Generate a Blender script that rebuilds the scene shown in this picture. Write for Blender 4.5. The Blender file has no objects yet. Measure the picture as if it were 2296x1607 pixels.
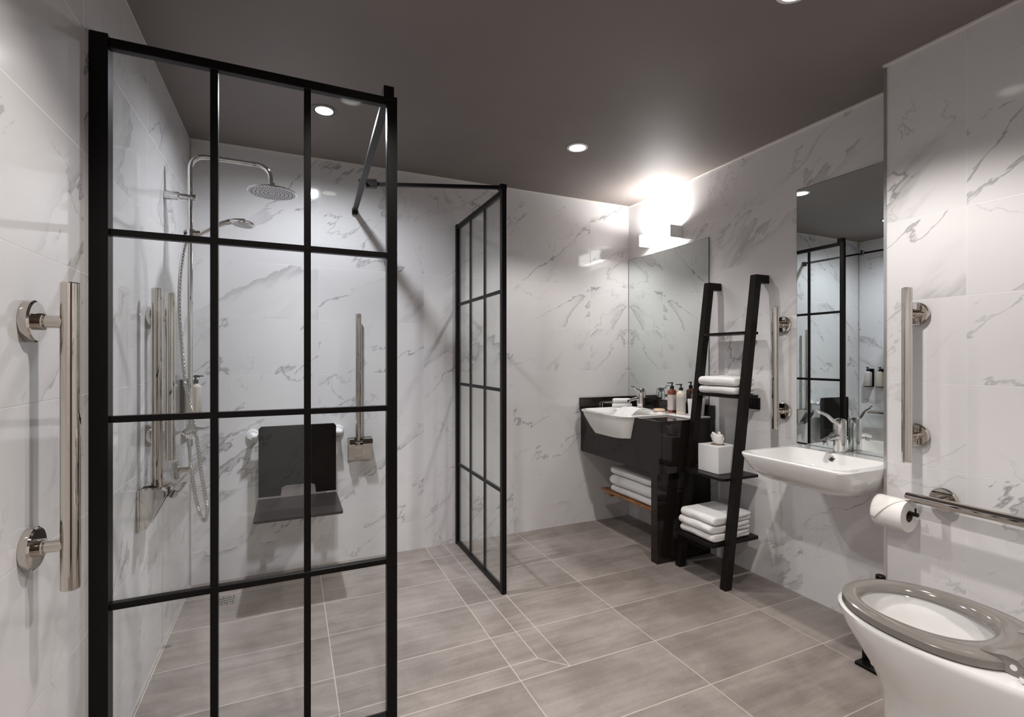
import bpy, bmesh, math, random
from math import sin, cos, pi, radians
from mathutils import Vector, Matrix, noise

C = bpy.context.scene.collection
S = bpy.context.scene

# ------------------------------------------------------------------ camera
cam = bpy.data.cameras.new('camera')
cam.sensor_width = 36.0
cam.lens = 36.0 * 1101.9 / 2296.0
cam.shift_y = -1.5 / 2296.0
cam.clip_start = 0.02
cam_o = bpy.data.objects.new('camera', cam)
cam_o.location = (0, 0, 1.16)
cam_o.rotation_euler = (pi / 2, 0, -radians(24.293))
C.objects.link(cam_o)
S.camera = cam_o

# ------------------------------------------------------------------ world + exposure
w = bpy.data.worlds.new('world'); S.world = w; w.use_nodes = True
w.node_tree.nodes['Background'].inputs[0].default_value = (1, .97, .94, 1)
w.node_tree.nodes['Background'].inputs[1].default_value = 0.0
S.view_settings.view_transform = 'Standard'
S.view_settings.look = 'None'
S.view_settings.gamma = 1.0
S.view_settings.use_curve_mapping = False
S.view_settings.exposure = 0.10
S.cycles.use_adaptive_sampling = True
S.cycles.adaptive_threshold = 0.02
S.cycles.max_bounces = 10
S.cycles.diffuse_bounces = 5
S.cycles.glossy_bounces = 6
S.cycles.transparent_max_bounces = 24
S.cycles.caustics_reflective = False
S.cycles.caustics_refractive = False
S.cycles.sample_clamp_indirect = 4.0

# ------------------------------------------------------------------ room measures
XL, XR, YB, H = -0.466, 2.281, 2.956, 2.277
XB, YE = 2.071, 1.122            # boxed-out wall on the right and its end
YF = -0.95                       # wall behind the camera
V0, VP = 0.17, 0.30              # wall tile rows

# downlights: x, y, spot watts, blend, size, colour
LIGHTS = [
    (0.14, 2.371, 46.0, (0.90, 0.925, 1.0)),
    (1.39, 2.235, 33.0, (1.0, 0.955, 0.92)),
    (0.24, 0.975, 60.0, (1.0, 0.955, 0.915)),
    (1.40, 1.005, 73.0, (1.0, 0.955, 0.915)),
    (0.24, -0.35, 80.0, (1.0, 0.955, 0.915)),  # unseen downlight, added behind the camera as fill
]

# ------------------------------------------------------------------ mesh helpers
def rot_to(d):
    return Vector(d).normalized().to_track_quat('Z', 'Y').to_matrix().to_4x4()

def box(bm, x0, x1, y0, y1, z0, z1, bev=0.0, seg=2):
    m = Matrix.Translation(((x0 + x1) / 2, (y0 + y1) / 2, (z0 + z1) / 2)) @ Matrix.Diagonal((abs(x1 - x0), abs(y1 - y0), abs(z1 - z0), 1))
    r = bmesh.ops.create_cube(bm, size=1, matrix=m)
    if bev > 0:
        es = list({e for v in r['verts'] for e in v.link_edges})
        bmesh.ops.bevel(bm, geom=es, offset=bev, segments=seg, affect='EDGES', profile=.5)
    return bm

def cyl(bm, a, b, r, r2=None, n=32):
    a = Vector(a); b = Vector(b); d = b - a
    m = Matrix.Translation((a + b) / 2) @ rot_to(d)
    bmesh.ops.create_cone(bm, cap_ends=True, segments=n, radius1=r, radius2=r if r2 is None else r2, depth=d.length, matrix=m)
    return bm

def lathe(bm, prof, origin=(0, 0, 0), axis=(0, 0, 1), n=40):
    """prof: list of (radius, height) from bottom to top, closed with caps"""
    M = Matrix.Translation(origin) @ rot_to(axis)
    rings = []
    for r, h in prof:
        rings.append([bm.verts.new(M @ Vector((max(r, 1e-5) * cos(2 * pi * i / n), max(r, 1e-5) * sin(2 * pi * i / n), h))) for i in range(n)])
    loft(bm, rings)
    return bm

def loft(bm, rings, cap=True, closed=True):
    n = len(rings[0])
    for a, b in zip(rings[:-1], rings[1:]):
        for i in range(n if closed else n - 1):
            j = (i + 1) % n
            bm.faces.new((a[i], a[j], b[j], b[i]))
    if cap:
        bm.faces.new(list(reversed(rings[0])))
        bm.faces.new(rings[-1])

def rings_from(bm, pts_list):
    return [[bm.verts.new(p) for p in pts] for pts in pts_list]

def prism(bm, poly, axis, a, b):
    """poly of (u,v); axis 'x' -> (y,z), 'y' -> (x,z), 'z' -> (x,y)"""
    def P(u, v, t):
        return {'x': (t, u, v), 'y': (u, t, v), 'z': (u, v, t)}[axis]
    A = [bm.verts.new(P(u, v, a)) for u, v in poly]
    B = [bm.verts.new(P(u, v, b)) for u, v in poly]
    n = len(poly)
    for i in range(n):
        j = (i + 1) % n
        bm.faces.new((A[i], A[j], B[j], B[i]))
    bm.faces.new(list(reversed(A))); bm.faces.new(B)
    bmesh.ops.recalc_face_normals(bm, faces=bm.faces)
    return bm

def smooth_path(pts, sub=8):
    P = [Vector(p) for p in pts]; out = []
    for i in range(len(P) - 1):
        p0 = P[max(i - 1, 0)]; p1 = P[i]; p2 = P[i + 1]; p3 = P[min(i + 2, len(P) - 1)]
        for k in range(sub):
            t = k / sub
            out.append(.5 * ((2 * p1) + (-p0 + p2) * t + (2 * p0 - 5 * p1 + 4 * p2 - p3) * t * t + (-p0 + 3 * p1 - 3 * p2 + p3) * t ** 3))
    out.append(P[-1])
    return out

def arc_path(pts, r, seg=8):
    """polyline with rounded corners"""
    P = [Vector(p) for p in pts]; out = [P[0]]
    for i in range(1, len(P) - 1):
        a = (P[i - 1] - P[i]).normalized(); b = (P[i + 1] - P[i]).normalized()
        p = P[i] + a * r; q = P[i] + b * r
        for k in range(seg + 1):
            t = k / seg
            out.append(p * (1 - t) ** 2 + P[i] * 2 * t * (1 - t) + q * t * t)
    out.append(P[-1])
    return out

def tube(bm, path, r, n=16, rfun=None):
    P = [Vector(p) for p in path]
    t0 = (P[1] - P[0]).normalized()
    up = Vector((0, 0, 1)) if abs(t0.z) < .9 else Vector((1, 0, 0))
    nrm = (up - t0 * up.dot(t0)).normalized()
    rings = []
    for i, p in enumerate(P):
        t = (P[min(i + 1, len(P) - 1)] - P[max(i - 1, 0)]).normalized()
        nrm = (nrm - t * nrm.dot(t)).normalized()
        bn = t.cross(nrm)
        rr = rfun(i / (len(P) - 1)) if rfun else r
        rings.append([bm.verts.new(p + (nrm * cos(2 * pi * k / n) + bn * sin(2 * pi * k / n)) * rr) for k in range(n)])
    loft(bm, rings)
    return bm

def rrect(x0, x1, y0, y1, r, z, n=8):
    r = min(r, (x1 - x0) / 2 - 1e-4, (y1 - y0) / 2 - 1e-4)
    out = []
    for cx, cy, a0 in ((x1 - r, y1 - r, 0), (x0 + r, y1 - r, pi / 2), (x0 + r, y0 + r, pi), (x1 - r, y0 + r, 1.5 * pi)):
        for k in range(n + 1):
            a = a0 + pi / 2 * k / n
            out.append(Vector((cx + r * cos(a), cy + r * sin(a), z)))
    return out

def egg(cx, yf, yb, hw, z, n=48, pf=2.0, pb=2.6, ym=None):
    """egg outline: rounded front at yf (larger y), squarer back at yb"""
    ym = yf - hw * 1.15 if ym is None else ym
    out = []
    for k in range(n):
        a = 2 * pi * k / n
        c, s = cos(a), sin(a)
        if s >= 0:
            x = hw * math.copysign(abs(c) ** (2 / pf), c); y = ym + (yf - ym) * abs(s) ** (2 / pf)
        else:
            x = hw * math.copysign(abs(c) ** (2 / pb), c); y = ym - (ym - yb) * abs(s) ** (2 / pb)
        out.append(Vector((cx + x, y, z)))
    return out

def world_loc(o):
    v = Vector((0, 0, 0))
    while o is not None:
        v += o.location; o = o.parent
    return v

def obj(name, bm, mat, parent=None, smooth=None, sub=0):
    """link a bmesh in world coordinates as ONE mesh object; smooth = auto-smooth angle in degrees"""
    bmesh.ops.recalc_face_normals(bm, faces=bm.faces)
    off = world_loc(parent) if parent is not None else Vector((0, 0, 0))
    if off.length:
        bmesh.ops.translate(bm, verts=bm.verts, vec=-off)
    if smooth is not None:
        for f in bm.faces: f.smooth = True
        a = radians(smooth)
        for e in bm.edges:
            if len(e.link_faces) == 2 and e.calc_face_angle(0) > a: e.smooth = False
    me = bpy.data.meshes.new(name); bm.to_mesh(me); bm.free()
    me.materials.append(mat)
    o = bpy.data.objects.new(name, me); C.objects.link(o)
    if parent is not None: o.parent = parent
    if sub:
        m = o.modifiers.new('subdivision', 'SUBSURF'); m.levels = sub; m.render_levels = sub
    return o

def B(): return bmesh.new()

def thing(name, label, cat, loc, group=None):
    o = bpy.data.objects.new(name, None); o.empty_display_size = .05; C.objects.link(o)
    o.location = loc
    tag(o, label, cat, group)
    return o

def tag(o, label, cat, group=None):
    o['label'] = label; o['category'] = cat
    if group: o['group'] = group
    return o

def struct(o):
    o['kind'] = 'structure'; return o

def copy_tree(o, loc, label, group=None, rotz=0.0):
    def cp(a, par):
        c = a.copy(); C.objects.link(c)
        if par is not None: c.parent = par
        for k in [x for x in bpy.data.objects if x.parent == a and x is not c]:
            cp(k, c)
        return c
    r = cp(o, None); r.location = loc; r.rotation_euler.z = rotz
    r['label'] = label
    if group: r['group'] = group
    return r

# ------------------------------------------------------------------ materials
class NT:
    def __init__(self, name):
        self.m = bpy.data.materials.new(name); self.m.use_nodes = True
        self.t = self.m.node_tree; self.n = self.t.nodes; self.b = self.n['Principled BSDF']
    def link(self, a, b): self.t.links.new(a, b)
    def node(self, kind, **kw):
        n = self.n.new(kind)
        for k, v in kw.items(): setattr(n, k, v)
        return n
    def set(self, sock, v):
        if hasattr(v, 'links'): self.link(v, sock)
        else: sock.default_value = v
    def f(self, op, a, b=0.0, c=0.0, clamp=False):
        n = self.node('ShaderNodeMath', operation=op, use_clamp=clamp)
        self.set(n.inputs[0], a); self.set(n.inputs[1], b)
        if len(n.inputs) > 2: self.set(n.inputs[2], c)
        return n.outputs[0]
    def xyz(self, x, y, z):
        n = self.node('ShaderNodeCombineXYZ')
        for i, v in enumerate((x, y, z)): self.set(n.inputs[i], v)
        return n.outputs[0]
    def pos(self, space='world'):
        s = self.node('ShaderNodeSeparateXYZ')
        if space == 'world':
            g = self.node('ShaderNodeNewGeometry'); self.link(g.outputs['Position'], s.inputs[0])
        else:
            g = self.node('ShaderNodeTexCoord'); self.link(g.outputs['Object'], s.inputs[0])
        return s.outputs
    def noise(self, vec, scale, detail=3, rough=.5, dist=0.0):
        n = self.node('ShaderNodeTexNoise')
        self.set(n.inputs['Vector'], vec)
        n.inputs['Scale'].default_value = scale; n.inputs['Detail'].default_value = detail
        n.inputs['Roughness'].default_value = rough; n.inputs['Distortion'].default_value = dist
        return n.outputs[0]
    def ramp(self, v, a, b, lo=0.0, hi=1.0, smooth=True):
        n = self.node('ShaderNodeMapRange', interpolation_type='SMOOTHSTEP' if smooth else 'LINEAR')
        self.set(n.inputs[0], v)
        for i, q in enumerate((a, b, lo, hi)): self.set(n.inputs[i + 1], q)
        return n.outputs[0]
    def mix(self, f, a, b):
        n = self.node('ShaderNodeMix', data_type='RGBA')
        self.set(n.inputs[0], f); self.set(n.inputs[6], a); self.set(n.inputs[7], b)
        return n.outputs[2]
    def bump(self, hgt, strength=.3, dist=.002):
        n = self.node('ShaderNodeBump'); n.inputs['Strength'].default_value = strength; n.inputs['Distance'].default_value = dist
        self.set(n.inputs['Height'], hgt); self.link(n.outputs[0], self.b.inputs['Normal'])

def rgb(r, g, b): return (r, g, b, 1)

def plain(name, col, rough=.5, metal=0.0, spec=.5, coat=0.0, emit=None, es=0.0, speck=0.0, sscale=60, bump=0.0, bscale=400):
    t = NT(name); b = t.b
    b.inputs['Roughness'].default_value = rough; b.inputs['Metallic'].default_value = metal
    b.inputs['Specular IOR Level'].default_value = spec
    if coat: b.inputs['Coat Weight'].default_value = coat; b.inputs['Coat Roughness'].default_value = .04
    p = t.pos('object'); v = t.xyz(p[0], p[1], p[2])
    if speck > 0:
        nn = t.noise(v, sscale, 4, .6)
        k = t.ramp(nn, .3, .7, 1 - speck, 1 + speck)
        mul = t.node('ShaderNodeMix', data_type='RGBA', blend_type='MULTIPLY'); mul.inputs[0].default_value = 1
        mul.inputs[6].default_value = rgb(*col)
        cc = t.node('ShaderNodeCombineColor')
        for i in range(3): t.link(k, cc.inputs[i])
        t.link(cc.outputs[0], mul.inputs[7]); t.link(mul.outputs[2], b.inputs['Base Color'])
    else:
        b.inputs['Base Color'].default_value = rgb(*col)
    if bump > 0: t.bump(t.noise(v, bscale, 3, .6), bump, .001)
    if emit is not None:
        b.inputs['Emission Color'].default_value = rgb(*emit); b.inputs['Emission Strength'].default_value = es
    return t.m

def marble(name, ax, u0, shift, lean=1, base=(.715, .70, .70)):
    """polished marble-effect tiles 600 x 300; ax: which world axis runs along the wall (0 x, 1 y)"""
    t = NT(name); p = t.pos()
    u = p[ax]; v = p[2]
    tu = t.f('DIVIDE', t.f('SUBTRACT', u, u0), .6); tv = t.f('DIVIDE', t.f('SUBTRACT', v, V0), VP)
    iu = t.f('FLOOR', tu); iv = t.f('FLOOR', tv)
    du = t.f('MULTIPLY', t.f('SUBTRACT', .5, t.f('ABSOLUTE', t.f('SUBTRACT', t.f('SUBTRACT', tu, iu), .5))), .6)
    dv = t.f('MULTIPLY', t.f('SUBTRACT', .5, t.f('ABSOLUTE', t.f('SUBTRACT', t.f('SUBTRACT', tv, iv), .5))), VP)
    grout = t.f('MAXIMUM', t.ramp(du, .0008, .0016, 1, 0), t.ramp(dv, .0008, .0016, 1, 0))
    # every second tile is laid the other way round
    par = t.f('SUBTRACT', t.f('MULTIPLY', t.f('FLOORED_MODULO', t.f('ADD', iu, iv), 2.0), 2.0), 1.0)
    offx = t.f('ADD', t.f('MULTIPLY', iu, 3.71), t.f('MULTIPLY', iv, 5.33))
    U = t.f('ADD', t.f('MULTIPLY', t.f('SUBTRACT', u, t.f('ADD', u0, t.f('MULTIPLY', iu, .6))), 1.0), offx)
    W = t.f('ADD', v, t.f('ADD', t.f('MULTIPLY', iu, 1.93), shift))
    # rotate so veins lean, stretch along them
    ca, sa = cos(.68), sin(.68) * lean
    a = t.f('ADD', t.f('MULTIPLY', U, ca), t.f('MULTIPLY', W, sa))
    b_ = t.f('SUBTRACT', t.f('MULTIPLY', W, ca), t.f('MULTIPLY', U, sa))
    zz = t.f('ADD', t.f('MULTIPLY', iv, .77), t.f('MULTIPLY', iu, 1.31))
    vec = t.xyz(t.f('MULTIPLY', a, .50), t.f('MULTIPLY', b_, 1.35), zz)
    n1 = t.noise(vec, 1.9, 6, .56, .16)
    d1 = t.f('ABSOLUTE', t.f('SUBTRACT', n1, .5))
    mask = t.ramp(t.noise(vec, 2.3, 2, .5), .46, .62)
    thin = t.f('MULTIPLY', t.ramp(d1, .001, .0085, 1, 0), t.f('ADD', .12, t.f('MULTIPLY', mask, .88)))
    vec2 = t.xyz(t.f('MULTIPLY', U, 1.0), t.f('MULTIPLY', W, .8), t.f('ADD', zz, 7.7))
    n2 = t.noise(vec2, 2.7, 6, .60, .35)
    m2 = t.ramp(t.noise(vec2, 2.1, 2, .5), .53, .68)
    thin2 = t.f('MULTIPLY', t.ramp(t.f('ABSOLUTE', t.f('SUBTRACT', n2, .52)), .0, .010, 1, 0), m2)
    # feathered grey patches on one side of the main veins
    side = t.f('MULTIPLY', t.ramp(n1, .5, .502, 0, 1), t.ramp(n1, .502, .575, 1, 0))
    streak = t.ramp(t.noise(t.xyz(t.f('MULTIPLY', a, 1.5), t.f('MULTIPLY', b_, 16.0), zz), 3.0, 4, .6), .35, .7)
    m3 = t.ramp(t.noise(vec, 1.55, 1, .5), .52, .64)
    patch = t.f('MULTIPLY', t.f('MULTIPLY', side, m3), t.f('ADD', .45, t.f('MULTIPLY', streak, .55)))
    cloud = t.ramp(t.noise(vec, 1.2, 3, .6), .45, .75)
    k = t.f('ADD', t.f('MULTIPLY', thin, .54), t.f('MULTIPLY', thin2, .34))
    k = t.f('ADD', k, t.f('MULTIPLY', patch, .42))
    k = t.f('MINIMUM', t.f('ADD', k, t.f('MULTIPLY', cloud, .035)), .72)
    col = t.mix(k, rgb(*base), rgb(.17, .168, .175))
    col = t.mix(t.f('MULTIPLY', grout, .42), col, rgb(.80, .78, .76))
    t.link(col, t.b.inputs['Base Color'])
    t.link(t.f('ADD', .075, t.f('MULTIPLY', grout, .5)), t.b.inputs['Roughness'])
    t.b.inputs['Specular IOR Level'].default_value = .5
    t.bump(t.f('SUBTRACT', 1.0, grout), .35, .001)
    return t.m

def floor_material():
    t = NT('stone_floor_tiles'); p = t.pos(); X, Y = p[0], p[1]
    def stripe(d, wd=.0016): return t.ramp(t.f('ABSOLUTE', d), wd * .8, wd * 1.7, 1, 0)
    tx = t.f('DIVIDE', t.f('SUBTRACT', X, .755), .608); ty = t.f('DIVIDE', t.f('SUBTRACT', Y, 1.596), .295)
    ix = t.f('FLOOR', tx); iy = t.f('FLOOR', ty)
    def edge(tt, ii, s): return t.f('MULTIPLY', t.f('SUBTRACT', .5, t.f('ABSOLUTE', t.f('SUBTRACT', t.f('SUBTRACT', tt, ii), .5))), s)
    g = t.f('MAXIMUM', stripe(edge(tx, ix, .608)), stripe(edge(ty, iy, .295)))
    inner = t.f('GREATER_THAN', Y, 1.690)
    g = t.f('MAXIMUM', g, t.f('MULTIPLY', stripe(t.f('SUBTRACT', X, .872)), inner))
    g = t.f('MAXIMUM', g, t.f('MULTIPLY', stripe(t.f('SUBTRACT', X, .962)), t.f('GREATER_THAN', Y, 1.596)))
    g = t.f('MAXIMUM', g, t.f('MULTIPLY', stripe(t.f('SUBTRACT', Y, 1.690)), t.f('LESS_THAN', X, .872)))
    dg = t.f('SUBTRACT', t.f('SUBTRACT', Y, 1.690), t.f('MULTIPLY', t.f('SUBTRACT', X, .872), -1.044))
    seg = t.f('MULTIPLY', t.f('GREATER_THAN', X, .872), t.f('LESS_THAN', X, .962))
    g = t.f('MAXIMUM', g, t.f('MULTIPLY', t.f('MULTIPLY', stripe(t.f('MULTIPLY', dg, .7)), seg), t.f('GREATER_THAN', Y, 1.59)))
    off = t.f('ADD', t.f('MULTIPLY', ix, 3.3), t.f('MULTIPLY', iy, 7.1))
    v = t.xyz(t.f('ADD', X, off), Y, off)
    vs = t.xyz(t.f('MULTIPLY', t.f('ADD', X, off), .9), t.f('MULTIPLY', Y, 9.0), off)
    cl = t.noise(v, 3.2, 4, .6, .3); st = t.noise(vs, 3.0, 5, .65, .4); fine = t.noise(v, 90, 3, .6)
    tone = t.noise(t.xyz(off, 0, 0), 4.0, 0)
    k = t.f('ADD', t.f('ADD', t.f('MULTIPLY', cl, .52), t.f('MULTIPLY', st, .32)), t.f('ADD', t.f('MULTIPLY', fine, .10), t.f('MULTIPLY', tone, .08)))
    col = t.mix(t.ramp(k, .36, .66), rgb(.190, .160, .141), rgb(.330, .288, .262))
    col = t.mix(t.f('MULTIPLY', g, .85), col, rgb(.50, .45, .41))
    t.link(col, t.b.inputs['Base Color'])
    t.link(t.f('ADD', .34, t.f('MULTIPLY', st, .12)), t.b.inputs['Roughness'])
    t.b.inputs['Specular IOR Level'].default_value = .4
    t.bump(t.f('ADD', t.f('SUBTRACT', 1.0, g), t.f('MULTIPLY', fine, .12)), .25, .001)
    return t.m

def thin_glass(name, tint, glow=1.0):
    m = bpy.data.materials.new(name); m.use_nodes = True; nt = m.node_tree; nt.nodes.clear()
    out = nt.nodes.new('ShaderNodeOutputMaterial'); mx = nt.nodes.new('ShaderNodeMixShader')
    tr = nt.nodes.new('ShaderNodeBsdfTransparent'); gl = nt.nodes.new('ShaderNodeBsdfGlossy'); fr = nt.nodes.new('ShaderNodeFresnel')
    tr.inputs[0].default_value = rgb(*tint); gl.inputs[0].default_value = rgb(.95, 1, .98); gl.inputs['Roughness'].default_value = 0.0
    fr.inputs[0].default_value = 1.5
    ge = nt.nodes.new('ShaderNodeNewGeometry'); mr = nt.nodes.new('ShaderNodeMapRange')
    mr.inputs[3].default_value = 1.5; mr.inputs[4].default_value = 1 / 1.5     # the node swaps the ratio on back faces
    nt.links.new(ge.outputs['Backfacing'], mr.inputs[0]); nt.links.new(mr.outputs[0], fr.inputs[0])
    mt = nt.nodes.new('ShaderNodeMath'); mt.operation = 'MULTIPLY'; mt.inputs[1].default_value = glow
    nt.links.new(fr.outputs[0], mt.inputs[0]); nt.links.new(mt.outputs[0], mx.inputs[0])
    nt.links.new(tr.outputs[0], mx.inputs[1]); nt.links.new(gl.outputs[0], mx.inputs[2]); nt.links.new(mx.outputs[0], out.inputs[0])
    return m

M = {}
M['marble_back'] = marble('marble_tiles_back', 0, .745, 3.1)
M['marble_side'] = marble('marble_tiles_side', 1, 1.0, 9.4, -1)
M['marble_left'] = marble('marble_tiles_left', 1, .945, 27.2)
M['marble_box'] = marble('marble_tiles_boxing', 1, .277, 41.0, -1)
M['floor'] = floor_material()
M['ceiling'] = plain('taupe_ceiling_paint', (.198, .173, .160), .58, spec=.3, speck=.03, sscale=3)
M['ivory'] = plain('pale_bead', (.72, .68, .62), .4)
M['black'] = plain('black_powder_coat', (.0050, .0042, .0038), .34, spec=.16, speck=.1, sscale=200)
M['ladder'] = plain('black_stained_wood', (.0085, .0065, .0055), .36, spec=.18, speck=.25, sscale=40)
M['gloss_black'] = plain('gloss_dark_laminate', (.0150, .0108, .0096), .06, spec=.42, speck=.05)
M['seat_dark'] = plain('dark_grey_seat_plastic', (.0070, .0058, .0055), .10, spec=.14)
M['seat_dark2'] = plain('dark_grey_seat_top', (.030, .025, .025), .28, spec=.4)
M['chrome'] = plain('polished_chrome', (.80, .79, .78), .04, metal=1)
M['steel'] = plain('polished_stainless_steel', (.64, .60, .55), .035, metal=1)
M['brushed'] = plain('satin_trim_metal', (.72, .70, .66), .2, metal=1)
M['white_ceramic'] = plain('white_ceramic', (.80, .79, .77), .06, coat=.6)
M['towel'] = plain('white_terry_cotton', (.76, .745, .735), .95, spec=.1, speck=.08, sscale=300, bump=.9, bscale=420)
M['white_plastic'] = plain('white_resin', (.78, .775, .77), .28)
M['paper'] = plain('white_paper', (.82, .80, .77), .85, spec=.15, bump=.15, bscale=200)
M['card'] = plain('brown_card_core', (.16, .11, .07), .9)
M['wood'] = plain('oiled_teak', (.26, .115, .045), .45, speck=.3, sscale=30)
M['toilet_seat'] = plain('taupe_toilet_seat', (.185, .168, .152), .12, coat=.4)
M['rubber_white'] = plain('white_silicone_nozzles', (.70, .70, .74), .5)
M['mirror'] = plain('silvered_mirror', (.80, .855, .845), .0, metal=1)
M['mirror_edge'] = plain('mirror_edge_dark', (.05, .07, .06), .3)
M['glass'] = thin_glass('clear_screen_glass', (.965, .975, .972), 1.0)
M['pink_label'] = plain('pink_bottle_label', (.58, .50, .48), .5)
M['amber'] = plain('red_brown_bottle', (.20, .045, .020), .12, coat=.5)
M['cream'] = plain('cream_bottle', (.70, .63, .52), .3)
M['grey_bottle'] = plain('pale_grey_bottle', (.52, .48, .45), .35)
M['pump'] = plain('black_pump_plastic', (.012, .014, .013), .25)
M['soap'] = plain('kraft_wrapped_soap', (.62, .42, .26), .7)
M['added_dark_door'] = plain('added_stained_door', (.05, .035, .026), .4, speck=.3, sscale=20)
M['dark_hole'] = plain('dark_hole', (.01, .01, .01), .6)
M['lens'] = plain('lit_downlight_lens', (.9, .9, .9), .4, emit=(1, .97, .93), es=2.2)
M['lens_cool'] = plain('lit_spot_lens', (.9, .9, .9), .4, emit=(.96, .97, 1), es=12.0)
M['diffuser'] = plain('lit_opal_diffuser', (.9, .9, .9), .4, emit=(1, .975, .955), es=9.0)
M['diffuser_soft'] = plain('lit_opal_front', (.9, .9, .9), .4, emit=(1, .975, .955), es=7.5)

# ------------------------------------------------------------------ room shell
T = .12
def wall(name, x0, x1, y0, y1, mat, z0=0.0, z1=H):
    return struct(obj(name, box(B(), x0, x1, y0, y1, z0, z1), M[mat]))
struct(obj('floor', box(B(), XL - T, XR + T, YF - T, YB + T, -.12, 0), M['floor']))
struct(obj('ceiling', box(B(), XL - T, XR + T, YF - T, YB + T, H, H + .12), M['ceiling']))
wall('wall_left', XL - T, XL, YF, YB, 'marble_left')
wall('wall_back', XL - T, XR + T, YB, YB + T, 'marble_back')
wall('wall_right', XR, XR + T, YF, YB, 'marble_side')
wall('wall_front', XL - T, XR + T, YF - T, YF, 'marble_back')
wall('wall_boxing', XB, XR, YF, YE, 'marble_box')
wall('wall_duct', 1.10, XB, YF, .14, 'marble_back')
# satin corner strip on the boxing, ceiling beads and their return
struct(obj('trim_1', box(B(), XB - .003, XB + .012, YE - .004, YE + .006, 0, H - .012), M['brushed']))
struct(obj('trim_2', box(B(), XR - .009, XR, YE, YB, H - .008, H), M['ivory']))
struct(obj('trim_3', box(B(), XL, XR - .009, YB - .007, YB, H - .006, H), M['ivory']))
struct(obj('trim_4', box(B(), XB - .007, XB + .2, .14, YE + .008, H - .007, H), M['ivory']))
struct(obj('trim_5', box(B(), XL, XL + .005, YB - .005, YB, 0, H - .006), M['brushed']))
d1 = box(B(), .15, 1.0, YF, YF + .03, 0, 2.05)  # unseen dark door, added so the steel rails reflect something dark
struct(obj('added_door_1', d1, M['added_dark_door']))

# ------------------------------------------------------------------ ceiling downlights
dl_labels = [
    'bright starry downlight in the ceiling above the walk-in shower',
    'round lit downlight in the open ceiling between shower and vanity',
    'round downlight above the near side of the shower, seen reflected in its glass',
    'round downlight at the top edge of the ceiling, nearest the toilet',
    'unseen fill downlight added to the ceiling behind the viewer']
for (lx, ly, lw, lc), lab in zip(LIGHTS, dl_labels):
    cool = lc[2] > .99
    t = thing('downlight', lab, 'ceiling light', (lx, ly, H), 'recessed downlights in the ceiling')
    r = .050
    bm = B()
    lathe(bm, [(r + .006, -.003), (r + .006, .0005), (r - .004, .0005), (r - .006, -.0042), (r + .002, -.0042), (r + .006, -.003)], (lx, ly, H), (0, 0, 1), 40)
    obj('trim_ring', bm, M['white_plastic'] if not cool else M['ceiling'], t, 40)
    rr = r - .005 if not cool else .038
    obj('lens', cyl(B(), (lx, ly, H - .0035), (lx, ly, H - .0005), rr, n=40), M['lens_cool'] if cool else M['lens'], t, 40)
    L = bpy.data.lights.new('downlight_beam', 'SPOT')
    L.energy = lw; L.color = lc; L.shadow_soft_size = .028 if cool else .034
    L.spot_size = radians(122); L.spot_blend = .42
    if cool: L.spot_size = radians(164); L.spot_blend = .7
    lo = bpy.data.objects.new('downlight_beam', L); lo.location = (0, 0, -.012); C.objects.link(lo); lo.parent = t
    if cool:                                   # the shower spot has a peaked beam
        L = L.copy(); L.energy = 68; L.spot_size = radians(86); L.spot_blend = 1.0
        lo = bpy.data.objects.new('downlight_beam', L); lo.location = (0, 0, -.013); C.objects.link(lo); lo.parent = t

# ------------------------------------------------------------------ wall lamp over the corner mirror
lp = thing('wall_lamp', 'glowing white box lamp on the marble wall above the corner mirror', 'lamp', (XR, 2.57, 1.965))
x0 = XR - .092
obj('back_plate', box(B(), XR - .012, XR, 2.425, 2.722, 1.935, 1.998, .001), M['white_plastic'], lp)
for y0, y1 in ((2.412, 2.420), (2.722, 2.730)):
    obj('end_cap', box(B(), x0 + .0, XR - .001, y0, y1, 1.925, 2.003, .001), M['white_plastic'], lp)
obj('diffuser', box(B(), x0, x0 + .006, 2.420, 2.722, 1.926, 2.002, .001), M['diffuser_soft'], lp)
for z, nm in ((1.928, 'lower_glass'), (1.998, 'upper_glass')):
    obj(nm, box(B(), x0 + .007, XR - .013, 2.421, 2.721, z - .002, z + .002), M['diffuser'], lp)
for sgn in (1, -1):
    L = bpy.data.lights.new('lamp_beam', 'AREA'); L.shape = 'RECTANGLE'; L.size = .05; L.size_y = .28
    L.energy = 5.2 if sgn > 0 else 3.6; L.color = (1, .975, .96); L.spread = radians(160)
    lo = bpy.data.objects.new('lamp_beam', L); lo.location = (-.060, 0, .0365 * sgn if sgn > 0 else -.0415)
    if sgn > 0: lo.rotation_euler = (pi, 0, 0)
    C.objects.link(lo); lo.parent = lp

# ------------------------------------------------------------------ shower screens
def bar(x0, x1, y0, y1, z0, z1, bev=.0015): return box(B(), x0, x1, y0, y1, z0, z1, bev, 1)

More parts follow.
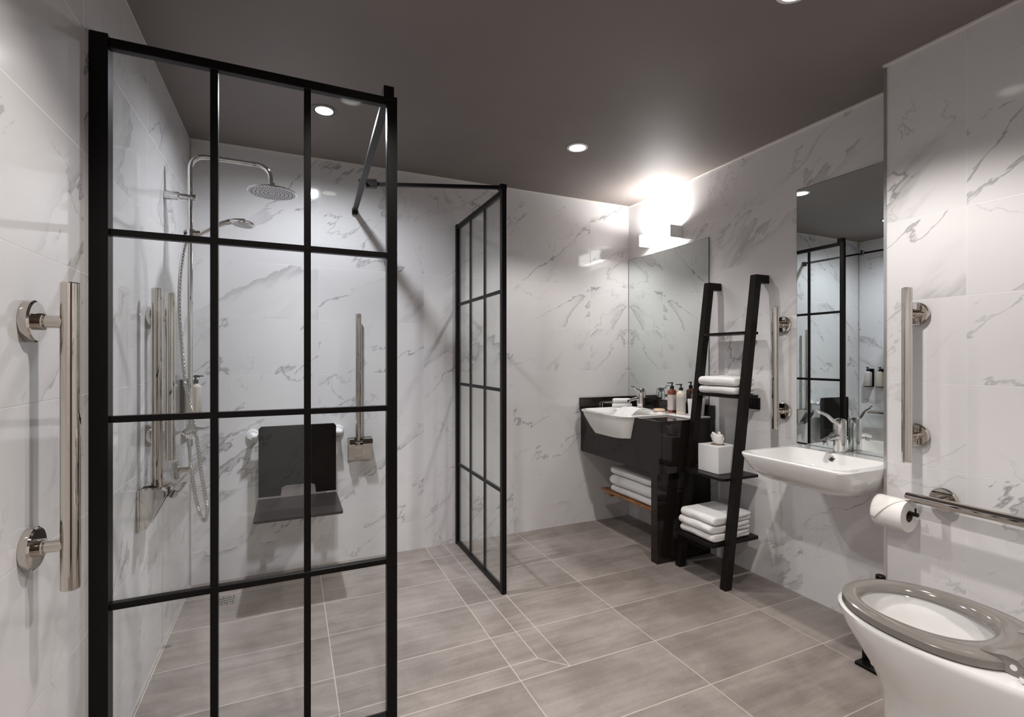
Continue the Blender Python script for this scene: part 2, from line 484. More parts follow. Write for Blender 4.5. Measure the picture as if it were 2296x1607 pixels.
YS, XS, SH = 1.586, .957, 2.0
s1 = thing('shower_screen', 'near black gridded glass screen fixed to the left wall', 'shower screen', (-.08, YS, 0), 'black gridded shower screens')
obj('glass_pane', bar(-.440, .300, YS + .006, YS + .014, .012, 1.985, 0), M['glass'], s1)
obj('wall_post', bar(XL + .001, -.426, YS - .012, YS + .030, 0, 1.992), M['black'], s1)
obj('end_post', bar(.280, .312, YS - .004, YS + .026, 0, 1.992), M['black'], s1)
obj('top_rail', bar(-.426, .280, YS - .002, YS + .022, 1.962, 1.988), M['black'], s1)
obj('bottom_rail', bar(-.426, .280, YS - .002, YS + .022, .003, .026), M['black'], s1)
for x in (-.193, .047):
    obj('mullion', bar(x - .0095, x + .0095, YS, YS + .0225, .026, 1.962, .001), M['black'], s1)
for z in (.514, 1.000, 1.486):
    obj('glazing_bar', bar(-.426, .280, YS - .0005, YS + .0215, z - .0085, z + .0085, .001), M['black'], s1)

s2 = thing('shower_screen', 'far black gridded glass screen standing out from the back wall', 'shower screen', (XS, 2.58, 0), 'black gridded shower screens')
obj('glass_pane', bar(XS - .004, XS + .004, 2.225, 2.945, .012, 1.985, 0), M['glass'], s2)
obj('wall_post', bar(XS - .014, XS + .014, 2.928, YB - .001, 0, 1.992), M['black'], s2)
obj('end_post', bar(XS - .012, XS + .012, 2.210, 2.240, 0, 1.992), M['black'], s2)
obj('top_rail', bar(XS - .011, XS + .011, 2.240, 2.928, 1.962, 1.988), M['black'], s2)
obj('bottom_rail', bar(XS - .011, XS + .011, 2.240, 2.928, .003, .026), M['black'], s2)
for y in (2.474, 2.702):
    obj('mullion', bar(XS - .0055, XS + .0055, y - .009, y + .009, .026, 1.962, .001), M['black'], s2)
for z in (.500, 1.000, 1.490):
    obj('glazing_bar', bar(XS - .0065, XS + .0065, 2.240, 2.928, z - .0085, z + .0085, .001), M['black'], s2)

b1 = thing('support_bar', 'long black stabiliser bar from the near screen to the back wall', 'support bar', (.30, 2.26, 1.995), 'black stabiliser bars above the shower')
XA, XE = .285, .338
ang = math.atan2(XE - XA, YB - YS)
bm = B(); prism(bm, [(XA - .0135, YS + .0), (XA + .0135, YS + .0), (XE + .013, YB - .012), (XE - .013, YB - .012)], 'z', 1.998, 2.012)
obj('bar', bm, M['black'], b1)
obj('clamp', bar(XA - .016, XA + .016, YS - .010, YS + .034, 1.975, 2.020), M['black'], b1)
obj('wall_bracket', bar(XE - .015, XE + .015, YB - .025, YB - .001, 1.983, 2.019), M['black'], b1)
b2 = thing('support_bar', 'short black stabiliser bar joining the far screen to the long bar', 'support bar', (.64, 2.38, 1.995), 'black stabiliser bars above the shower')
ya, yb = 2.235, 2.46
bm = B(); prism(bm, [(XS - .004, ya - .009), (XS - .004, ya + .009), (.336, yb + .009), (.336, yb - .009)], 'z', 1.993, 2.009)
obj('bar', bm, M['black'], b2)
obj('clamp', bar(XS - .018, XS + .016, ya - .02, ya + .02, 1.9885, 2.014), M['black'], b2)
bm = B(); prism(bm, [(.300, yb + .016), (.300, yb - .008), (.380, yb - .032), (.380, yb - .008)], 'z', 2.0125, 2.022)
prism(bm, [(.336, yb + .012), (.336, yb - .018), (.384, yb - .032), (.384, yb - .004)], 'z', 1.984, 2.0125)
obj('tee_joint', bm, M['black'], b2)

# ------------------------------------------------------------------ grab rails
def vertical_rail(label, wx, sgn, y, z0, z1, f0, f1, stand=.066, r=.016):
    """wx wall plane, sgn direction off the wall along x"""
    t = thing('grab_rail', label, 'grab rail', (wx, y, (z0 + z1) / 2), 'polished steel grab rails')
    bx = wx + sgn * stand
    bm = B(); lathe(bm, [(r - .002, 0), (r, .002), (r, z1 - z0 - .002), (r - .002, z1 - z0)], (bx, y, z0), (0, 0, 1), 40)
    obj('bar', bm, M['steel'], t, 40)
    for f in (f0, f1):
        bm = B(); lathe(bm, [(.040, 0), (.041, .003), (.041, .013), (.038, .0165), (.018, .0170)], (wx + sgn * .0005, y, f), (sgn, 0, 0), 40)
        fl = obj('flange', bm, M['steel'], t, 40)
        bm = B(); lathe(bm, [(.0165, 0), (.0165, .010), (.0125, .0125), (.0125, stand - .018)], (wx + sgn * .0168, y, f), (sgn, 0, 0), 28)
        obj('arm', bm, M['steel'], fl, 40)
    return t
vertical_rail('upright polished grab rail on the left wall in front of the screen', XL, 1, 1.257, .699, 1.310, .789, 1.231)
vertical_rail('upright polished grab rail on the left wall inside the shower', XL, 1, 2.150, .786, 1.396, .881, 1.304)
vertical_rail('upright polished grab rail between the black ladder shelf and the tall mirror', XR, -1, 1.700, .803, 1.417, .892, 1.328)
vertical_rail('upright polished grab rail on the boxed wall right of the tall mirror', XB, -1, 1.018, .789, 1.410, .882, 1.319)

def level_rail(label, wx, sgn, z, y0, y1, fl, stand, r=.016):
    t = thing('grab_rail', label, 'grab rail', (wx, (y0 + y1) / 2, z), 'polished steel grab rails')
    bx = wx + sgn * stand
    bm = B(); lathe(bm, [(r - .002, 0), (r, .002), (r, y1 - y0 - .002), (r - .002, y1 - y0)], (bx, y0, z), (0, 1, 0), 40)
    obj('bar', bm, M['steel'], t, 40)
    for f in fl:
        bm = B(); lathe(bm, [(.040, 0), (.041, .003), (.041, .012), (.038, .0155), (.018, .016)], (wx + sgn * .0005, f, z), (sgn, 0, 0), 40)
        q = obj('flange', bm, M['steel'], t, 40)
        bm = B(); lathe(bm, [(.0125, 0), (.0125, stand - .018)], (wx + sgn * .0165, f, z), (sgn, 0, 0), 28)
        obj('arm', bm, M['steel'], q, 40)
    return t
level_rail('level polished grab rail low on the left shower wall', XL, 1, .655, 2.175, 2.86, (2.30, 2.63), .070)
level_rail('level polished grab rail beside the toilet, above the paper roll', XB, -1, .668, .41, 1.016, (.937, .49), .072, .0165)

# fold-up rails: a wedge bracket and one tube standing upright
def fold_rail(label, base, u, nrm, wd, dp, zt, zb, ztop, tube_u):
    """base: wall point (x,y) at plate's start, u: direction along wall, nrm: off the wall"""
    bx, by = base
    t = thing('fold_down_rail', label, 'grab rail', (bx + u[0] * wd / 2, by + u[1] * wd / 2, zb), 'fold-down support rails in the shower')
    def P(a, o, z): return (bx + u[0] * a + nrm[0] * o, by + u[1] * a + nrm[1] * o, z)
    def solid(bm, a0, a1, prof):
        A = [bm.verts.new(P(a0, o, z)) for o, z in prof]; Bv = [bm.verts.new(P(a1, o, z)) for o, z in prof]
        n = len(prof)
        for i in range(n): bm.faces.new((A[i], A[(i + 1) % n], Bv[(i + 1) % n], Bv[i]))
        bm.faces.new(list(reversed(A))); bm.faces.new(Bv)
    bm = B(); solid(bm, 0, wd, [(.001, zb - .008), (.001, zt), (.008, zt), (.008, zb - .008)])
    obj('wall_plate', bm, M['steel'], t)
    g0, g1 = tube_u - .021, tube_u + .021
    prof = [(.008, zb + .0), (.008, zt - .002), (dp - .012, zt - .002), (dp, zt - .012), (dp, zt - .028), (.026, zb)]
    bm = B(); solid(bm, 0.004, g0, prof); solid(bm, g1, wd - .004, prof)
    obj('cheek', bm, M['steel'], t)
    bm = B(); solid(bm, g0, g1, [(.009, zb + .012), (.009, zt - .036), (dp - .022, zt - .036), (.026, zb + .012)])
    obj('hinge_block', bm, M['seat_dark'] if nrm[0] else M['steel'], t)
    c0 = P(tube_u, .046, zt - .034); c1 = P(tube_u, .046, ztop)
    bm = B(); lathe(bm, [(.0155, 0), (.0165, .002), (.0165, ztop - zt + .032), (.0145, ztop - zt + .034)], c0, (0, 0, 1), 36)
    obj('tube', bm, M['steel'], t, 40)
    bm = B(); cyl(bm, P(.002, dp - .016, zt - .018), P(wd - .002, dp - .016, zt - .018), .006)
    obj('pivot_pin', bm, M['steel'], t, 40)
fold_rail('folded-up steel rail in wedge bracket on the left shower wall', (XL, 2.0), (0, 1), (1, 0), .13, .080, .718, .585, 1.400, .055)
fold_rail('folded-up steel rail in square bracket on the back wall, right of the shower seat', (.299, YB), (1, 0), (0, -1), .134, .080, .702, .580, 1.410, .055)

# ------------------------------------------------------------------ shower column
rx, ry = -.376, 2.40
sc = thing('shower_column', 'chrome rain shower column on the left wall with handset and hose', 'shower', (XL, ry, .83))
path = arc_path([(rx, ry, .845), (rx, ry, 1.999), (-.078, ry, 1.999), (-.078, ry, 1.915)], .062, 10)
bm = B(); tube(bm, path, .0098, 20); obj('riser_pipe', bm, M['chrome'], sc, 50)
bm = B(); lathe(bm, [(.0175, 0), (.0185, .001), (.0185, .048), (.0125, .052), (.0125, .094), (.0145, .095), (.0145, .108), (.013, .110)], (XL + .0005, ry, 1.822), (1, 0, 0), 30)
obj('wall_bracket', bm, M['chrome'], sc, 40)
hd = B(); lathe(hd, [(.001, 0), (.096, 0), (.099, .002), (.099, .005), (.092, .009), (.03, .013), (.014, .016), (.012, .030), (.011, .044)], (-.072, ry, 1.882), (0, 0, 1), 60)
head = obj('shower_head', hd, M['chrome'], sc, 35)
bm = B()
for k, n in ((.018, 8), (.034, 14), (.050, 20), (.066, 26), (.082, 32)):
    for i in range(n):
        a = 2 * pi * i / n
        cyl(bm, (-.072 + k * cos(a), ry + k * sin(a), 1.8825), (-.072 + k * cos(a), ry + k * sin(a), 1.8785), .0026, .0016, 6)
nz = obj('nozzles', bm, M['pump'], head)
bm = B(); cyl(bm, (-.072, ry, 1.8822), (-.072, ry, 1.8810), .0945, n=60)
obj('spray_face', bm, M['rubber_white'], head, 40)
# handset holder and handset
bm = B(); cyl(bm, (rx, ry, 1.652), (rx, ry, 1.690), .017); cyl(bm, (rx - .022, ry - .002, 1.672), (rx + .034, ry, 1.676), .0125)
obj('slide_holder', bm, M['chrome'], sc, 40)
hp = smooth_path([(rx + .018, ry, 1.664), (rx + .06, ry, 1.694), (rx + .105, ry, 1.722), (rx + .15, ry, 1.740), (rx + .20, ry, 1.746)], 8)
bm = B(); tube(bm, hp, .01, 18, lambda t: .0095 + .003 * t)
hs = obj('handset', bm, M['chrome'], sc, 60)
bm = B(); lathe(bm, [(.01, -.010), (.043, -.010), (.049, -.006), (.050, 0), (.044, .007), (.02, .013), (.004, .014)], (rx + .190, ry, 1.737), (.10, 0, .99), 44)
obj('handset_head', bm, M['chrome'], hs, 40)
bm = B(); lathe(bm, [(.001, -.0115), (.038, -.0115), (.0385, -.0100)], (rx + .190, ry, 1.737), (.10, 0, .99), 44)
obj('spray_face', bm, M['rubber_white'], hs, 40)
# ribbed hose
HP = [(rx + .016, ry - .002, 1.664), (rx - .012, ry - .014, 1.64), (-.405, ry - .02, 1.53), (-.411, ry - .02, 1.38), (-.404, ry - .018, 1.22), (-.394, ry - .010, 1.07),
      (-.374, ry - .022, .97), (-.352, ry - .028, .85), (-.338, ry - .03, .72), (-.322, ry - .03, .60), (-.313, ry - .03, .53), (-.322, ry - .03, .487), (-.340, ry - .03, .52),
      (-.356, ry - .028, .60), (-.369, ry - .024, .70), (-.377, ry - .010, .775), (-.378, ry - .004, .80)]
hpts = smooth_path(HP, 40)
bm = B(); cnt = len(hpts)
tube(bm, hpts, .007, 12, lambda t: .0066 + (.0010 if int(t * (cnt - 1)) % 4 < 2 else -.0006))
obj('hose', bm, M['chrome'], sc, 60)
# thermostatic valve: body along the wall, end knobs, lever
bm = B(); cyl(bm, (-.395, 2.345, .840), (-.395, 2.475, .840), .022)
cyl(bm, (XL + .0005, 2.355, .840), (-.40, 2.355, .840), .012); cyl(bm, (XL + .0005, 2.465, .840), (-.40, 2.465, .840), .012)
cyl(bm, (-.378, 2.40, .825), (-.378, 2.40, .795), .0105)
cyl(bm, (rx, ry, .846), (rx, ry, .885), .0135)
obj('mixer_valve', bm, M['chrome'], sc, 40)
for y0, y1, nm in ((2.3440, 2.300, 'temperature_knob'), (2.476, 2.52, 'flow_knob')):
    bm = B(); lathe(bm, [(.020, 0), (.023, .004), (.023, .036), (.020, .042)], (-.395, y0, .840), (0, y1 - y0, 0), 30)
    obj(nm, bm, M['chrome'], sc, 40)
bm = B(); tube(bm, smooth_path([(-.382, 2.33, .862), (-.352, 2.33, .876), (-.322, 2.33, .872), (-.300, 2.33, .878)], 6), .006, 10, lambda t: .008 - .003 * t)
obj('lever', bm, M['chrome'], sc, 50)

# soap dispensers on their black holder
def soap_bottle(name, label, x, y, z, mat, cat='bottle', group=None, r=.026, h=.125, square=False, lab=None, pump_dir=(-1, 0)):
    t = thing(name, label, cat, (x, y, z), group)
    bm = B()
    if square:
        rr = [rrect(x - a, x + a, y - a, y + a, min(a * .45, .012), z + zz) for a, zz in ((r * .94, 0), (r, .003), (r, h * .90), (r * .93, h * .95), (r * .5, h), (r * .42, h + .004))]
        loft(bm, rings_from(bm, rr))
    else:
        lathe(bm, [(r * .92, 0), (r, .003), (r, h * .86), (r * .92, h * .93), (r * .55, h), (r * .45, h + .006)], (x, y, z), (0, 0, 1), 32)
    obj('body', bm, mat, t, 50)
    if lab is not None:
        bm = B()
        if square:
            loft(bm, rings_from(bm, [rrect(x - r - .0006, x + r + .0006, y - r - .0006, y + r + .0006, .012, z + zz) for zz in (h * .12, h * .78)]), cap=False)
        else:
            n = 32; loft(bm, [[bm.verts.new((x + (r + .0006) * cos(2 * pi * i / n), y + (r + .0006) * sin(2 * pi * i / n), z + zz)) for i in range(n)] for zz in (h * .12, h * .76)], cap=False)
        obj('label_band', bm, lab, t, 50)
    bm = B(); lathe(bm, [(.0125, 0), (.0125, .018), (.006, .020), (.0045, .021), (.0045, .034), (.008, .035), (.008, .041), (.003, .042)], (x, y, z + h + .004), (0, 0, 1), 20)
    dx, dy = pump_dir
    cyl(bm, (x, y, z + h + .042), (x + dx * .034, y + dy * .034, z + h + .040), .0036, .0028, 10)
    obj('pump', bm, M['pump'], t, 50)
    return t
for y, hl, bl, mt in ((2.742, 'black bottle holder on the shower wall, nearer the riser', 'cream pump bottle in the shower wall holder nearer the riser', 'cream'),
                      (2.848, 'black bottle holder on the shower wall, nearer the corner', 'pale grey pump bottle in the shower wall holder nearer the corner', 'grey_bottle')):
    dp = thing('bottle_holder', hl, 'holder', (XL, y, .89), 'black bottle holders in the shower')
    obj('back_plate', bar(XL + .0005, XL + .010, y - .033, y + .033, .886, 1.058), M['black'], dp)
    obj('base', bar(XL + .010, XL + .062, y - .026, y + .026, .886, .893), M['black'], dp)
    obj('neck_clip', bar(XL + .010, XL + .020, y - .012, y + .012, 1.036, 1.046), M['black'], dp)
    soap_bottle('soap_bottle', bl, XL + .041, y, .8935, M[mt], group='pump bottles in the shower holders', h=.136, r=.0265, square=True, pump_dir=(1, 0))

# ------------------------------------------------------------------ shower seat
st = thing('shower_chair', 'dark fold-down shower seat with backrest on the back wall', 'shower seat', (.04, YB, .43))
bm = B(); prism(bm, [(-.150, .435), (-.045, .435), (-.040, .478), (-.018, .487), (.100, .487), (.122, .478), (.127, .435), (.230, .435), (.230, .790), (.218, .802), (-.138, .802), (-.150, .790)], 'y', 2.858, 2.872)
obj('backrest', bm, M['seat_dark'], st)
bm = B(); loft(bm, rings_from(bm, [rrect(-.152, .232, 2.474, 2.850, .014, z) for z in (.416, .428)]))
obj('seat', bm, M['seat_dark2'], st)
bm = B(); lathe(bm, [(.014, 0), (.0145, .002), (.0145, .44), (.014, .442)], (-.180, 2.893, .748), (1, 0, 0), 30)
rl = obj('support_rail', bm, M['white_plastic'], st, 40)
for x in (-.182, .247):
    bm = B(); lathe(bm, [(.029, 0), (.030, .002), (.030, .010), (.027, .013), (.0135, .0135), (.0135, .070)], (x, YB - .0005, .749), (0, -1, 0), 32)
    obj('flange', bm, M['white_plastic'], rl, 40)
for x in (-.09, .17):
    bm = B(); tube(bm, arc_path([(x, 2.893, .76), (x, 2.893, .40), (x, 2.60, .402)], .03, 6), .0125, 14)
    obj('hanging_arm', bm, M['white_plastic'], st, 60)

# floor drain
dr = tag(obj('floor_drain', box(B(), -.325, -.240, 2.655, 2.740, 0.0002, .004), M['brushed']), 'small square pebble-patterned metal drain in the shower floor', 'drain')
dr_o = dr
bm = B(); random.seed(5)
for i in range(7):
    for j in range(7):
        if (i + j) % 2: continue
        cx = -.316 + i * .0112; cy = 2.664 + j * .0112
        cyl(bm, (cx, cy, .0035), (cx, cy, .0045), .0042, n=8)
obj('drain_holes', bm, M['dark_hole'], dr)

# ------------------------------------------------------------------ vanity unit
va = thing('vanity_unit', 'gloss dark vanity unit with deep apron in the far right corner', 'vanity', (2.08, 2.55, 0))
VX, VY = 1.865, 2.148
e = .001
bm = B(); prism(bm, [(VY + .002, .508), (YB - e, .508), (YB - e, .798), (2.868, .798), (2.815, .735), (2.745, .662), (2.40, .662), (2.362, .798), (VY + .002, .798)], 'x', VX, VX + .02)
obj('apron', bm, M['gloss_black'], va)
bm = B(); box(bm, VX + .021, 2.145, VY, VY + .018, .510, .798); box(bm, 2.145, XR - e, VY, VY + .018, .510, .798)
obj('end_panel', bm, M['gloss_black'], va)
bm = B(); box(bm, VX + .012, XR - e, VY + .030, VY + .082, 0.0, .508, .001)
obj('leg_panel', bm, M['gloss_black'], va)
bm = B()
for (a, b, c, d) in ((VX - .002, 2.259, VY - .004, 2.356), (2.2345, 2.259, 2.356, YB - .020)):
    box(bm, a, b, c, d, .7985, .806)
box(bm, VX - .002, 2.2345, 2.882, YB - .020, .7985, .806)
obj('worktop', bm, M['gloss_black'], va)
bm = B(); box(bm, VX - .012, XR - e, YB - .019, YB - e, .7985, .880)
obj('rear_upstand', bm, M['gloss_black'], va)
bm = B(); box(bm, XR - .020, XR - e, VY - .004, YB - .0195, .7985, .879)
obj('side_upstand', bm, M['gloss_black'], va)

# semi-recessed basin
vb = thing('basin', 'white semi-recessed basin set into the dark vanity', 'basin', (2.0, 2.62, .67))
R = []
def RR(x0, x1, y0, y1, r, z): R.append(rrect(x0, x1, y0, y1, r, z, 8))
RR(1.815, 2.12, 2.410, 2.738, .085, .672)
RR(1.803, 2.14, 2.402, 2.752, .09, .674)
RR(1.793, 2.18, 2.388, 2.800, .09, .720)
RR(1.785, 2.22, 2.372, 2.848, .09, .775)
RR(1.782, 2.23, 2.366, 2.860, .09, .797)
RR(1.778, 2.2335, 2.358, 2.874, .09, .806)
RR(1.778, 2.2335, 2.358, 2.874, .09, .812)
RR(1.782, 2.230, 2.362, 2.870, .088, .815)
RR(1.798, 2.150, 2.385, 2.852, .075, .815)
RR(1.804, 2.140, 2.394, 2.844, .070, .809)
RR(1.825, 2.120, 2.425, 2.815, .06, .765)
RR(1.875, 2.080, 2.480, 2.760, .06, .720)
RR(1.950, 2.010, 2.590, 2.650, .028, .708)
bm = B(); loft(bm, rings_from(bm, R)); obj('bowl', bm, M['white_ceramic'], vb, 28)
bm = B(); cyl(bm, (1.98, 2.62, .7085), (1.98, 2.62, .712), .022); obj('waste', bm, M['chrome'], vb, 40)

def basin_tap(label, x, y, z, hgt, group=None, lever=.12, r=.0235, rise=.05):
    t = thing('basin_tap', label, 'tap', (x, y, z), group)
    bm = B(); lathe(bm, [(r + .003, 0), (r + .003, .004), (r, .006), (r, hgt * .58), (r - .001, hgt * .585), (r - .001, hgt * .60), (r, hgt * .605), (r, hgt * .93), (r * .85, hgt * .975), (r * .3, hgt)], (x, y, z), (0, 0, 1), 36)
    obj('body', bm, M['chrome'], t, 40)
    bm = B()
    rg = []
    for k in range(9):
        s = k / 8; cx = x - .010 - s * .098; cz = z + hgt * .47 + .004 - s * .004 - .012 * s * s
        hw = .015 - .003 * s; hh = .012 - .0035 * s
        rg.append([Vector((cx, y + hw * cos(a) if abs(cos(a)) > 0 else y, cz + hh * sin(a))) for a in [2 * pi * i / 14 for i in range(14)]])
    loft(bm, rings_from(bm, rg)); cyl(bm, (x - .098, y, cz - .002), (x - .098, y, cz - .020), .0095)
    obj('spout', bm, M['chrome'], t, 50)
    bm = B(); pth = smooth_path([(x - r * .4, y, z + hgt * .90), (x - .04, y + .002, z + hgt * .93), (x - lever * .6, y + .006, z + hgt + rise * .30), (x - lever * .93, y + .008, z + hgt + rise * .55), (x - lever, y + .008, z + hgt + rise * .66)], 6)
    tube(bm, pth, .006, 12, lambda q: .0095 - .005 * q)
    if lever > .1: lathe(bm, [(.002, -.006), (.008, -.003), (.009, 0), (.007, .004), (.002, .006)], (x - lever, y + .008, z + hgt + rise * .66), (0, 0, 1), 14)
    obj('lever', bm, M['chrome'], t, 50)
    return t
basin_tap('chrome mixer tap on the rim of the vanity basin', 2.190, 2.705, .815, .140, lever=.085, rise=.012, r=.030)

# soap dish with rolled cloths at the back of the basin, cloth in the bowl
dish = thing('soap_dish', 'small chrome wire dish behind the vanity tap', 'dish', (2.085, 2.89, .807))
bm = B(); bz = .848
tube(bm, arc_path([(2.00, 2.845, bz), (2.00, 2.925, bz), (2.17, 2.925, bz), (2.17, 2.845, bz), (2.00, 2.847, bz)], .012, 5), .0025, 8)
for yy in (2.865, 2.885, 2.905): cyl(bm, (2.00, yy, bz - .003), (2.17, yy, bz - .003), .0015, n=8)
obj('wire_rim', bm, M['chrome'], dish, 60)
for a, b_ in ((2.002, 2.89), (2.168, 2.89), (2.002, 2.918), (2.168, 2.918)):
    obj('foot', cyl(B(), (a, b_, .8065), (a, b_, bz - .001), .002, n=8), M['chrome'], dish, 60)

def roll(name, label, a, b, r, mat, group):
    a = Vector(a); b = Vector(b)
    bm = B(); n = 9
    pts = [a.lerp(b, k / n) for k in range(n + 1)]
    tube(bm, pts, r, 20, lambda q: r * (1 - .16 * max(0, abs(q - .5) * 2 - .7) / .3) )
    for v in bm.verts:
        v.co += noise.noise_vector(v.co * 40) * .0015
    o = obj(name, bm, mat, None, 60, 1)
    return tag(o, label, 'towel', group)
roll('rolled_facecloth', 'upper white rolled facecloth behind the vanity tap', (2.022, 2.800, .8665), (2.142, 2.752, .8665), .0165, M['towel'], 'rolled facecloths by the vanity tap')
roll('rolled_facecloth', 'lower white rolled facecloth resting on the vanity basin rim', (2.018, 2.800, .8328), (2.150, 2.750, .8328), .0170, M['towel'], 'rolled facecloths by the vanity tap')
# cloth draped into the bowl
bm = B(); nx, ny = 16, 12; V = []
for i in range(nx + 1):
    row = []
    for j in range(ny + 1):
        s = i / nx; q = j / ny
        x = 2.135 - s * .20; y = 2.540 + q * .17 + .006 * sin(s * 6)
        z = .8165 + .012 * sin(min(1, s * 3) * pi / 2) - (max(0, s - .30) ** 2) * .15 + .003 * sin(q * 11 + s * 4)
        row.append(bm.verts.new((x, y, z)))
    V.append(row)
for i in range(nx):
    for j in range(ny): bm.faces.new((V[i][j], V[i + 1][j], V[i + 1][j + 1], V[i][j + 1]))
fc = obj('face_flannel', bm, M['towel'], None, 80)
sm = fc.modifiers.new('thickness', 'SOLIDIFY'); sm.thickness = .005; sm.offset = 1
tag(fc, 'flat white flannel draped into the vanity basin', 'towel')

# tray with bottles and tumbler
tr = obj('white_tray', box(B(), 2.104, 2.256, 2.155, 2.340, .8063, .8145, .002), M['white_plastic'])
tag(tr, 'low white tray at the near end of the vanity top', 'tray')
soap_bottle('pump_bottle', 'red-brown pump bottle with pale pink label by the mirror', 2.197, 2.412, .8155, M['amber'], r=.0225, h=.145, square=True, lab=M['pink_label'], group='pump bottles on the vanity', pump_dir=(-.3, .95))
soap_bottle('pump_bottle', 'cream pump bottle beside the white tumbler on the vanity', 2.182, 2.318, .8148, M['cream'], r=.0275, h=.140, square=False, lab=M['grey_bottle'], group='pump bottles on the vanity', pump_dir=(-.3, .95))
tb = thing('tumbler', 'square white tumbler on the tray at the vanity end', 'tumbler', (2.213, 2.225, .815))
bm = B(); loft(bm, rings_from(bm, [rrect(2.213 - a, 2.213 + a, 2.225 - a, 2.225 + a, .010, z) for a, z in ((.0325, .815), (.034, .818), (.038, .912), (.037, .9135), (.0345, .9125), (.031, .825))]))
obj('cup', bm, M['white_plastic'], tb, 40)
sp = thing('wrapped_soap', 'round kraft-wrapped soap lying between tap and bottles', 'soap', (2.165, 2.50, .815))
bm = B(); lathe(bm, [(.030, 0), (.037, .003), (.037, .012), (.030, .016)], (2.175, 2.505, .8155), (0, 0, 1), 28)
obj('bar_of_soap', bm, M['soap'], sp, 40)
bm = B(); lathe(bm, [(.0375, 0), (.0375, .005)], (2.175, 2.505, .8203), (0, 0, 1), 28); obj('paper_band', bm, M['paper'], sp, 40)

# wooden shelf under the basin
ws = thing('slatted_shelf', 'small brown wooden slatted shelf beneath the vanity apron', 'shelf', (2.08, 2.5, .27))
for k in range(5):
    x = 1.925 + k * .064
    obj('slat', box(B(), x, x + .054, 2.235, 2.795, .262, .280, .002, 1), M['wood'], ws)
for y in (2.285, 2.70):
    obj('batten', box(B(), 1.935, 2.235, y, y + .030, .240, .262, .003, 1), M['wood'], ws)
for y in (2.30, 2.715):
    obj('wall_bracket', box(B(), 2.24, XR - e, y - .01, y + .02, .245, .262), M['black'], ws)

# ------------------------------------------------------------------ folded towels
def towel_mesh(wx, wy, h, seed, layers=2, flip=False):
    """folded towel: cross-section in x-z made of a thick sheet folded back on itself, run along y. base at z=0, centre at 0,0"""
    random.seed(seed)
    th = h / layers * .5
    path = []
    n = 14
    # sheet centre line: layers stacked, joined by half-round folds
    for L in range(layers):
        z = th + L * 2 * th
        xs = [(-1 + 2 * k / n) * (wx / 2 - th * 1.25) for k in range(n + 1)]
        if L % 2: xs.reverse()
        sh = random.uniform(-.006, .004)
        for k, x in enumerate(xs): path.append((x + (sh if L % 2 else 0), z))
        if L < layers - 1:
            s = 1 if L % 2 == 0 else -1
            for k in range(1, 6):
                a = -pi / 2 + pi * k / 6
                path.append((s * (wx / 2 - th * 1.25) + s * cos(a) * th * 1.1, z + th + sin(a) * th))
    if flip: path = [(-x, z) for x, z in path]
    bm = bmesh.new(); m = 16; rings = []
    P = [Vector((x, 0, z)) for x, z in path]
    left = []; right = []
    for i, p in enumerate(P):
        t = (P[min(i + 1, len(P) - 1)] - P[max(i - 1, 0)]).normalized(); nn = Vector((-t.z, 0, t.x))
        q = th * (.97 + .05 * sin(i * .9 + seed))
        left.append(p + nn * q); right.append(p - nn * q)
    tip1 = P[-1] + (P[-1] - P[-2]).normalized() * th * .8; tip0 = P[0] + (P[0] - P[1]).normalized() * th * .8
    outline = [tip0] + left + [tip1] + list(reversed(right))
    for j in range(m + 1):
        y = (-1 + 2 * j / m) * wy / 2
        e_ = min(j, m - j)
        shr = {0: .62, 1: .90}.get(e_, 1.0)
        yy = y
        ring = []
        for i, v in enumerate(outline):
            # shrink each point towards the sheet centre line at the ends so the layers stay apart
            k = i - 1
            if 0 <= k < len(P): c = P[k]
            elif i == 0: c = P[0]
            elif i == len(P) + 1: c = P[-1]
            else: c = P[len(P) - 1 - (i - len(P) - 2)]
            u = c + (v - c) * shr
            q = Vector((u.x, yy, u.z))
            d = noise.noise_vector(Vector((q.x * 14 + seed * 3.1, q.y * 14, q.z * 30))) * .0045
            sag = -.0015 * sin(abs(y) / (wy / 2) * pi / 2)
            ring.append(bm.verts.new((q.x + d.x * 1.2, q.y + d.y, max(q.z + d.z * .5 + sag, .0006))))
        rings.append(ring)
    loft(bm, rings)
    bmesh.ops.recalc_face_normals(bm, faces=bm.faces)
    for f in bm.faces: f.smooth = True
    me = bpy.data.meshes.new('folded_towel'); bm.to_mesh(me); bm.free(); me.materials.append(M['towel'])
    return me

def towel(label, x, y, z, wx, wy, h, seed, group, rot=0.0, flip=True, layers=2):
    o = bpy.data.objects.new('folded_towel', towel_mesh(wx, wy, h, seed, layers, flip)); C.objects.link(o)
    o.location = (x, y, z); o.rotation_euler.z = rot
    m = o.modifiers.new('subdivision', 'SUBSURF'); m.levels = 1; m.render_levels = 2
    return tag(o, label, 'towel', group)
g = 'folded towels on the lowest ladder shelf'
towel('bottom towel of the three on the lowest ladder shelf', 2.075, 1.950, .2265, .275, .235, .042, 1, g, .02)
towel('middle towel of the three on the lowest ladder shelf', 2.072, 1.952, .2680, .285, .240, .044, 2, g, -.02)
towel('top towel of the three on the lowest ladder shelf', 2.078, 1.950, .3110, .280, .238, .044, 3, g, .03)
g = 'folded towels on the upper ladder shelf'
towel('lower towel of the pair on the upper ladder shelf', 2.172, 1.960, .9655, .160, .252, .045, 4, g, .0)
towel('upper towel of the pair on the upper ladder shelf', 2.170, 1.960, 1.0105, .166, .254, .050, 5, g, .0)
g = 'folded towels on the wooden vanity shelf'
towel('bottom thick towel on the wooden vanity shelf', 2.075, 2.490, .2805, .270, .440, .046, 6, g)
